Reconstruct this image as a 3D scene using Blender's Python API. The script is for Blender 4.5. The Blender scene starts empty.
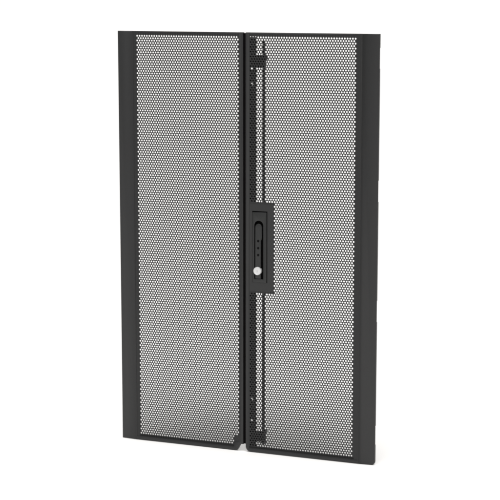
import bpy, bmesh, math
import numpy as np
from mathutils import Matrix, Vector

S = bpy.context.scene
COL = S.collection
MM = 0.001

# ------------------------------------------------------------------ camera
YAW, PITCH = -0.3787, 0.1604
cd = bpy.data.cameras.new('camera')
cam = bpy.data.objects.new('camera', cd)
COL.objects.link(cam)
cd.sensor_width = 36
cd.lens = 1672.1 / 500 * 36
cd.clip_end = 200
fw = Vector((math.sin(YAW) * math.cos(PITCH), math.cos(YAW) * math.cos(PITCH), -math.sin(PITCH)))
rt = Vector((math.cos(YAW), -math.sin(YAW), 0))
up = rt.cross(fw)
cam.matrix_world = Matrix(((rt.x, up.x, -fw.x, 1.6269), (rt.y, up.y, -fw.y, -4.0475), (rt.z, up.z, -fw.z, 1.2552), (0, 0, 0, 1)))
S.camera = cam

# ------------------------------------------------------------------ light and exposure
S.view_settings.view_transform = 'Standard'
S.view_settings.look = 'None'
S.view_settings.exposure = 0
S.view_settings.gamma = 1
W = bpy.data.worlds.new('World')
S.world = W
W.use_nodes = True
W.node_tree.nodes['Background'].inputs[0].default_value = (1, 1, 1, 1)
W.node_tree.nodes['Background'].inputs[1].default_value = 0.41


def softbox(name, loc, target, sx, sy, power):
    l = bpy.data.lights.new(name, 'AREA')
    l.shape = 'RECTANGLE'
    l.size, l.size_y, l.energy = sx, sy, power
    o = bpy.data.objects.new(name, l)
    COL.objects.link(o)
    o.location = loc
    o.rotation_euler = (Vector(target) - Vector(loc)).to_track_quat('-Z', 'Y').to_euler()
    return o


softbox('overhead_softbox', (0.6, -1.4, 8.0), (0.3, 3.2, 0.5), 8.0, 6.0, 790)
softbox('front_softbox', (1.2, -6.5, 4.2), (0, 0, 0.5), 4.0, 3.0, 40)

S.cycles.use_denoising = True
S.cycles.max_bounces = 8
S.cycles.filter_width = 2.2


# ------------------------------------------------------------------ materials
def mat(name, color, rough, metal=0.0, spec=0.5, noise=0.0, nscale=900.0, bump=0.0):
    m = bpy.data.materials.new(name)
    m.use_nodes = True
    nt = m.node_tree
    b = nt.nodes['Principled BSDF']
    b.inputs['Base Color'].default_value = (*color, 1)
    b.inputs['Roughness'].default_value = rough
    b.inputs['Metallic'].default_value = metal
    b.inputs['Specular IOR Level'].default_value = spec
    if noise or bump:
        tc = nt.nodes.new('ShaderNodeTexCoord')
        nz = nt.nodes.new('ShaderNodeTexNoise')
        nz.inputs['Scale'].default_value = nscale
        nz.inputs['Detail'].default_value = 3
        nt.links.new(tc.outputs['Object'], nz.inputs['Vector'])
        if noise:
            mr = nt.nodes.new('ShaderNodeMapRange')
            mr.inputs['To Min'].default_value = rough - noise
            mr.inputs['To Max'].default_value = rough + noise
            nt.links.new(nz.outputs['Fac'], mr.inputs['Value'])
            nt.links.new(mr.outputs['Result'], b.inputs['Roughness'])
        if bump:
            bp = nt.nodes.new('ShaderNodeBump')
            bp.inputs['Strength'].default_value = bump
            bp.inputs['Distance'].default_value = 0.0002
            nt.links.new(nz.outputs['Fac'], bp.inputs['Height'])
            nt.links.new(bp.outputs['Normal'], b.inputs['Normal'])
    return m


M_COAT = mat('black_powder_coat', (0.0142, 0.0142, 0.0144), 0.46, noise=0.06, bump=0.25)
M_SHEET = mat('black_coated_sheet', (0.0085, 0.0085, 0.0087), 0.54, noise=0.05)
M_BLACK = mat('shaded_black_steel', (0.006, 0.006, 0.006), 0.7, spec=0.15, noise=0.05)  # darker than the sheet: shade behind the mesh put into the colour
M_SHADE_BLACK = mat('shade_black', (0.003, 0.0025, 0.0027), 0.9, spec=0.05, noise=0.03)  # near-black colour stands in for shade in the seam and handle slot
M_PLASTIC = mat('charcoal_plastic', (0.0118, 0.0125, 0.0123), 0.42, noise=0.05, nscale=1500, bump=0.2)
M_DOT = mat('dark_button_plastic', (0.002, 0.002, 0.002), 0.7, spec=0.1, noise=0.03)
M_STRIP = mat('dark_strip', (0.006, 0.006, 0.006), 0.65, spec=0.25, noise=0.05)  # dark tone of the strip below the mesh
M_CHROME = mat('bright_lock_metal', (0.7, 0.7, 0.695), 0.4, metal=0.35, noise=0.05)
M_FLOOR = mat('white_studio_sweep', (0.93, 0.918, 0.902), 0.85, spec=0.1, noise=0.02, nscale=40)  # warm tint put into the white so its shadows turn warm


# ------------------------------------------------------------------ helpers (millimetres; x along the doors, y away from camera, z up)
def link(name, me, material, parent=None, smooth=35):
    me.materials.append(material)
    me.polygons.foreach_set('use_smooth', np.ones(len(me.polygons), dtype=bool))
    me.set_sharp_from_angle(angle=math.radians(smooth))
    o = bpy.data.objects.new(name, me)
    COL.objects.link(o)
    if parent:
        o.parent = parent
    return o


def bm_obj(name, bm, material, parent=None, smooth=35, normals=True):
    if normals:
        bmesh.ops.recalc_face_normals(bm, faces=bm.faces[:])
    me = bpy.data.meshes.new(name)
    bm.to_mesh(me)
    bm.free()
    return link(name, me, material, parent, smooth)


def arc(cx, cz, r, a0, a1, n=8):
    return [(cx + r * math.cos(math.radians(a0 + (a1 - a0) * i / n)), cz + r * math.sin(math.radians(a0 + (a1 - a0) * i / n))) for i in range(n + 1)]


def rect(x0, x1, z0, z1):
    return [(x0, z0), (x1, z0), (x1, z1), (x0, z1)]


def circle(cx, cz, r, n=28):
    return arc(cx, cz, r, 0, 360 * (n - 1) / n, n - 1)


def plate(name, outer, holes, y0, y1, material, parent, bevel=0.0, smooth=35):
    """A plate of the outline 'outer' with 'holes', from depth y0 (front) to y1 (back), front edges rounded."""
    bm = bmesh.new()
    edges = []
    for loop in [outer] + list(holes):
        vs = [bm.verts.new((x * MM, y0 * MM, z * MM)) for x, z in loop]
        edges += [bm.edges.new((vs[i], vs[(i + 1) % len(vs)])) for i in range(len(vs))]
    if holes:
        bmesh.ops.triangle_fill(bm, use_beauty=True, edges=edges)
        bmesh.ops.dissolve_limit(bm, angle_limit=0.01, verts=bm.verts[:], edges=[e for e in bm.edges if len(e.link_faces) == 2])
    else:
        bm.faces.new(bm.verts[:])
    front = bm.faces[:]
    ex = bmesh.ops.extrude_face_region(bm, geom=front)
    mv = [g for g in ex['geom'] if isinstance(g, bmesh.types.BMVert)]
    bmesh.ops.translate(bm, vec=(0, (y1 - y0) * MM, 0), verts=mv)
    if bevel:
        fe = [e for e in bm.edges if all(abs(v.co.y - y0 * MM) < 1e-7 for v in e.verts) and len(e.link_faces) == 2 and e.calc_face_angle(0) > 0.5]
        bmesh.ops.bevel(bm, geom=fe, offset=bevel * MM, segments=3, affect='EDGES', profile=0.5, clamp_overlap=True)
    return bm_obj(name, bm, material, parent, smooth)


def tube(name, pts, r, material, parent, n=14):
    bm = bmesh.new()
    rings = []
    for x, y, z, rr in pts:
        rings.append([bm.verts.new(((x + rr * r * math.cos(2 * math.pi * i / n)) * MM, (y + rr * r * math.sin(2 * math.pi * i / n)) * MM, z * MM)) for i in range(n)])
    for a, b in zip(rings, rings[1:]):
        for i in range(n):
            bm.faces.new((a[i], a[(i + 1) % n], b[(i + 1) % n], b[i]))
    bm.faces.new(rings[0])
    bm.faces.new(rings[-1])
    return bm_obj(name, bm, material, parent)


def lathe_y(name, cx, cz, prof, material, parent, n=40):
    """Turned about the y axis: prof is a list of (radius, y)."""
    bm = bmesh.new()
    rings = [[bm.verts.new(((cx + r * math.cos(2 * math.pi * i / n)) * MM, y * MM, (cz + r * math.sin(2 * math.pi * i / n)) * MM)) for i in range(n)] for r, y in prof]
    for a, b in zip(rings, rings[1:]):
        for i in range(n):
            bm.faces.new((a[i], a[(i + 1) % n], b[(i + 1) % n], b[i]))
    bm.faces.new(rings[0])
    bm.faces.new(rings[-1])
    return bm_obj(name, bm, material, parent)


H = 1120.2
PITCH_MM = 7.13
HOLE_R = 2.33
FOLD = 321.0          # where the solid side panel starts to lean back
EDGE = 366.0          # outer edge of either door
LEAN = 3.5            # how far the outer edge leans back
DEPTH = 11.0


def perforated(name, x0, x1, z0, z1, solid, skip, y, t, parent, hx0, hx1, hz0, hz1):
    """A steel sheet of staggered round holes as one welded mesh. hx/hz: limits of the hole centres;
    solid(x, z): no hole there; skip(x, z): no metal there."""
    p = PITCH_MM
    row = p * math.sqrt(3) / 2
    nz = int(round((hz1 - hz0) / row))
    row = (hz1 - hz0) / nz
    cells, hole = [], []
    for j in range(-2, nz + 4):
        z = hz1 - j * row
        off = 0.5 * p * (j % 2)
        i0 = math.floor((x0 - hx0 - off) / p)
        for i in range(i0, int((x1 - hx0) / p) + 2):
            x = hx0 + off + i * p
            if x < x0 - 0.45 * p or x > x1 + 0.45 * p or skip(x, z):
                continue
            cells.append((x, z))
            hole.append(hx0 - 0.1 <= x <= hx1 + 0.1 and hz0 - 0.1 <= z <= hz1 + 0.1 and not solid(x, z))
    cells = np.array(cells)
    hole = np.array(hole)
    ang = np.radians(30.0 * np.arange(12))
    zs = row / (p * math.sqrt(3) / 2)
    ro = np.where(np.arange(12) % 2 == 0, p / 2, p / math.sqrt(3))
    outer = np.stack([ro * np.cos(ang), ro * np.sin(ang) * zs], 1)
    inner = np.stack([HOLE_R * np.cos(ang), HOLE_R * np.sin(ang)], 1)
    op = (cells[:, None, :] + outer[None]).reshape(-1, 2)
    op = np.clip(op, (x0, z0), (x1, z1))
    _, first, inv = np.unique(np.round(op * 50).astype(np.int64), axis=0, return_index=True, return_inverse=True)
    inv = inv.reshape(-1, 12)
    no = len(first)
    ip = (cells[hole][:, None, :] + inner[None]).reshape(-1, 2)
    ni = len(ip)
    allp = np.concatenate([op[first], ip])
    nall = len(allp)
    co = np.zeros((2 * nall, 3))
    co[:nall, 0] = co[nall:, 0] = allp[:, 0]
    co[:nall, 2] = co[nall:, 2] = allp[:, 1]
    co[:nall, 1] = y
    co[nall:, 1] = y + t
    k = np.arange(12)
    k1 = (k + 1) % 12
    oh = inv[hole]
    ih = no + np.arange(ni).reshape(-1, 12)
    front = np.stack([oh[:, k], oh[:, k1], ih[:, k1], ih[:, k]], -1).reshape(-1, 4)
    back = front[:, ::-1] + nall
    wall = np.stack([ih[:, k], ih[:, k1], ih[:, k1] + nall, ih[:, k] + nall], -1).reshape(-1, 4)
    quads = np.concatenate([front, back, wall])
    sizes = [4] * len(quads)
    chain = [quads.ravel()]
    for c in inv[~hole]:        # unpunched metal, cut straight at the sheet's edges
        c = [v for i, v in enumerate(c) if v != c[i - 1]]
        if len(c) >= 3 and np.ptp(allp[c, 0]) > 0.05 and np.ptp(allp[c, 1]) > 0.05:
            chain += [np.array(c), np.array(c[::-1]) + nall]
            sizes += [len(c)] * 2
    me = bpy.data.meshes.new(name)
    me.vertices.add(len(co))
    me.vertices.foreach_set('co', (co * MM).ravel())
    loops = np.concatenate(chain).astype(np.int32)
    me.loops.add(len(loops))
    me.loops.foreach_set('vertex_index', loops)
    starts = (np.cumsum(sizes) - np.array(sizes)).astype(np.int32)
    me.polygons.add(len(starts))
    me.polygons.foreach_set('loop_start', starts)
    me.update(calc_edges=True)
    me.validate()
    me.materials.append(M_SHEET)
    o = bpy.data.objects.new(name, me)
    COL.objects.link(o)
    o.parent = parent
    return o


def lean(x):
    return max(0.0, (abs(x) - FOLD) / (EDGE - FOLD) * LEAN)


def offset_loop(loop, d):
    """Loop is counter-clockwise in (x, z): moved inwards by d."""
    n = len(loop)
    out = []
    for i in range(n):
        a, b, c = Vector(loop[i - 1]), Vector(loop[i]), Vector(loop[(i + 1) % n])
        n1 = Vector((-(b - a).y, (b - a).x)).normalized()
        n2 = Vector((-(c - b).y, (c - b).x)).normalized()
        m = (n1 + n2).normalized()
        out.append(tuple(b + m * d / max(0.3, m.dot(n1))))
    return out


def door_shell(outline, opening, parent, outer_sign, notches):
    """Pan-shaped folded sheet: front face with an opening, rounded edge, flange. Split into door_frame and side_panel."""
    r = 2.2
    bm = bmesh.new()
    prof = [(r, 0.0), (r * 0.62, 0.08 * r), (r * 0.29, 0.29 * r), (r * 0.08, 0.62 * r), (0.0, r), (0.0, 4.0), (0.0, None)]
    rings = []
    for d, y in prof:
        lp = offset_loop(outline, d)
        rings.append([bm.verts.new((x * MM, (DEPTH if y is None else lean(x) + y) * MM, z * MM)) for x, z in lp])
    n = len(outline)
    for q, (a, b) in enumerate(zip(rings, rings[1:])):
        for i in range(n):
            j = (i + 1) % n
            if q == len(rings) - 2:
                zm = (outline[i][1] + outline[j][1]) / 2
                if min(abs(outline[i][0]), abs(outline[j][0])) > EDGE - 0.5 and any(lo < zm < hi for lo, hi in notches):
                    continue
            bm.faces.new((a[i], a[j], b[j], b[i]))
    # front face: the leaning side panel is one flat polygon, the rest is filled round the opening
    f = rings[0]
    side = [v for v in f if abs(v.co.x) >= (FOLD - 0.01) * MM]
    k = next(i for i in range(n) if f[i] in side and f[i - 1] not in side)
    bm.faces.new([f[(k + i) % n] for i in range(len(side))])
    e0 = bm.edges.get((f[k], f[(k + len(side) - 1) % n]))
    edges = [e0]
    for i in range(n):
        if f[i] not in side or f[(i + 1) % n] not in side:
            edges.append(bm.edges.get((f[i], f[(i + 1) % n])))
    vs = [bm.verts.new((x * MM, 0, z * MM)) for x, z in opening]
    edges += [bm.edges.new((vs[i], vs[(i + 1) % len(vs)])) for i in range(len(vs))]
    bmesh.ops.triangle_fill(bm, use_beauty=True, edges=edges)
    bmesh.ops.recalc_face_normals(bm, faces=bm.faces[:])
    test = [fc for fc in bm.faces if abs(fc.normal.y) > 0.9]
    if test and sum(fc.normal.y * fc.calc_area() for fc in test) > 0:
        bmesh.ops.reverse_faces(bm, faces=bm.faces[:])
    other = bm.copy()
    def keep(b, side):
        b.faces.ensure_lookup_table()
        kill = [fc for fc in b.faces if (abs(fc.calc_center_median().x) > FOLD * MM) != side]
        bmesh.ops.delete(b, geom=kill, context='FACES')
    keep(bm, False)
    keep(other, True)
    out = []
    for name, b in (('door_frame', bm), ('side_panel', other)):
        o = bm_obj(name, b, M_COAT, parent, 30, normals=False)
        so = o.modifiers.new('sheet_thickness', 'SOLIDIFY')
        so.thickness = 1.2 * MM
        so.offset = -1
        out.append(o)
    return out


def thing(name, label, cat, loc=(0, 0, 0)):
    o = bpy.data.objects.new(name, None)
    o.empty_display_size = 0.05
    COL.objects.link(o)
    o.location = loc
    o['label'] = label
    o['category'] = cat
    o['kind'] = 'thing'
    return o


# ------------------------------------------------------------------ the setting: a white studio sweep
bm = bmesh.new()
prof = [(-14.0, -0.0006), (3.0, -0.0006)]
R = 2.5
for i in range(1, 25):
    a = math.radians(90 * i / 24)
    prof.append((3.0 + R * math.sin(a), -0.0006 + R * (1 - math.cos(a))))
prof.append((3.0 + R, 7.0))
cols = [[bm.verts.new((x, y, z)) for y, z in prof] for x in (-12, 0, 12)]
for a, b in zip(cols, cols[1:]):
    for i in range(len(prof) - 1):
        bm.faces.new((a[i], b[i], b[i + 1], a[i + 1]))
floor = bm_obj('floor', bm, M_FLOOR, None, 40)
floor['kind'] = 'structure'

NOTCH = [(1033, 1085), (694, 749), (381, 437), (54, 105)]
nz_levels = sorted([z for ab in NOTCH for z in ab])

# ------------------------------------------------------------------ left door
ld = thing('rack_door', 'black perforated rack door without a handle or lock, left of the pair', 'door')
outl = [(-EDGE, 0), (-345, 0), (-FOLD, 0), (-170, 0)] + [(-25.5, 0), (-21.5, 1.2), (-19, 4.5), (-14, 14.5), (-12.6, 17.4), (-10.6, 18.6)] + [(-3.4, 19), (-3.4, H), (-FOLD, H), (-EDGE, H)]
outl += [(-EDGE, z) for z in reversed(nz_levels)]
door_shell(outl, rect(-319.6, -13.2, 9.5, 1116.6)[:1] + [(-30.5, 9.5), (-30.5, 26), (-13.2, 26)] + rect(-319.6, -13.2, 9.5, 1116.6)[2:], ld, -1, NOTCH)
perforated('perforated_panel', -320.6, -10, 7.6, 1118.2, lambda x, z: x > -30 and z < 41, lambda x, z: x > -25 and z < 19, 0.6, 1.2, ld, -306.8, -17.3, 19.8, 1107.6)
# dark strip along the lower edge of the mesh
plate('edge_strip', rect(-310, -31, 11.4, 15.4), [], -0.1, 0.5, M_STRIP, ld)
# the lip behind the seam between the two doors
plate('overlap_strip', rect(-3.35, 3.15, 20.5, H - 2), [], 2.8, 10.0, M_SHADE_BLACK, ld)

# ------------------------------------------------------------------ right door
rd = thing('rack_door', 'black rack door carrying a recessed handle with a round silver lock, right of the pair', 'door')
outr = arc(3.2 + 14, 14, 14, 180, 270, 8) + [(170, 0), (FOLD, 0), (345, 0)] + arc(EDGE - 9, 9, 9, 270, 360, 6)
outr += [(EDGE, z) for z in nz_levels] + [(EDGE, H), (FOLD, H), (3.2, H)]
door_shell(outr, rect(13.6, 319.6, 9.5, 1116.6), rd, 1, NOTCH)
PX0, PX1, PZ0, PZ1 = 14.6, 83.0, 441.0, 674.0       # the blank field round the handle


def blank(x, z):
    return x < PX1 + 1.5 and PZ0 - 1.0 < z < PZ1 + 1.0


perforated('perforated_panel', 8, 320.6, 7.6, 1118.2, blank, lambda x, z: PX0 + 4 < x < PX1 - 9 and PZ0 + 12 < z < PZ1 - 12,
           0.6, 1.2, rd, 17.6, 304.6, 19.8, 1107.6)
plate('edge_strip', rect(14, 309, 11.6, 15.2), [], -0.1, 0.5, M_STRIP, rd)  # dark strip below the mesh, as on the left door
# stiffener behind the meeting edge, with its fixing holes
plate('stiffener', rect(11.5, 30.5, 12, 1108), [circle(18.6, z, 3.3, 14) for z in (1027.5, 986.5, 144, 87)], 9, 10.5, M_BLACK, rd)
# latch rod with its guides
rod = tube('latch_rod', [(49.6, 13.5, 20, 0.6), (49.6, 13.5, 24, 1), (49.6, 13.5, 445, 1)], 4.0, M_BLACK, rd)
rod2 = tube('latch_rod', [(49.6, 13.5, 676, 1), (49.6, 13.5, 1096, 1), (49.6, 13.5, 1099.5, 0.6)], 4.0, M_BLACK, rd)
g = plate('rod_guide', [(27, 1030), (53, 1030), (54, 1032), (54, 1049), (58.5, 1050), (58.5, 1059), (54, 1060), (50, 1062), (27, 1062)], [], 7.2, 19, M_BLACK, rd, 0.6)
g = plate('rod_guide', [(27, 29), (45, 29), (46, 24), (55, 24), (55, 53), (58, 54), (58, 61), (52, 61), (50, 58), (27, 53)], [], 7.2, 19, M_BLACK, rd, 0.6)

# handle: blank plate > escutcheon, lever, lock, buttons
hp = plate('handle', [(PX0, PZ0), (PX1 - 2, PZ0), (PX1, PZ0 + 2), (PX1, PZ1 - 2), (PX1 - 2, PZ1), (PX0, PZ1)],
           [rect(22.6, 65.2, 465.0, 655.0)], 0.2, 0.55, M_COAT, rd)
slot = [(28.5, 474), (54, 474)] + arc(41.25, 617, 12.75, 0, 180, 16)
plate('escutcheon', [(24.2, 465.2), (62.0, 465.2), (62.8, 466), (62.8, 651), (62.0, 651.8), (24.2, 651.8), (23.4, 651), (23.4, 466)], [slot], -0.8, 5.6, M_PLASTIC, hp, 0.7)
plate('handle_back', rect(17, 72, 456, 664), [], 5.8, 8.6, M_SHADE_BLACK, hp)
lever = [(30.6, 474.5), (46.4, 474.5), (46.4, 577), (49.4, 581), (49.4, 612)] + arc(40.0, 612, 9.4, 8, 172, 12) + [(30.6, 612)]
plate('lever', lever, [], 0.6, 5.7, M_PLASTIC, hp, 1.2)
for z in (575.5, 556.5, 538):
    lathe_y('button', 39.3, z, [(3.3, 2.0), (3.3, 0.35), (2.9, 0.2)], M_DOT, hp, 20)
lk = lathe_y('lock', 38.0, 495.8, [(10.6, 6), (10.6, -3.2), (10.2, -3.9), (9.4, -4.2), (8.6, -4.2), (8.3, -3.9), (0.01, -3.9)], M_CHROME, hp, 40)
plate('keyway', [(37.7, 492.6), (38.4, 492.6), (38.4, 499), (37.7, 499)], [], -4.0, -3.5, M_DOT, hp)
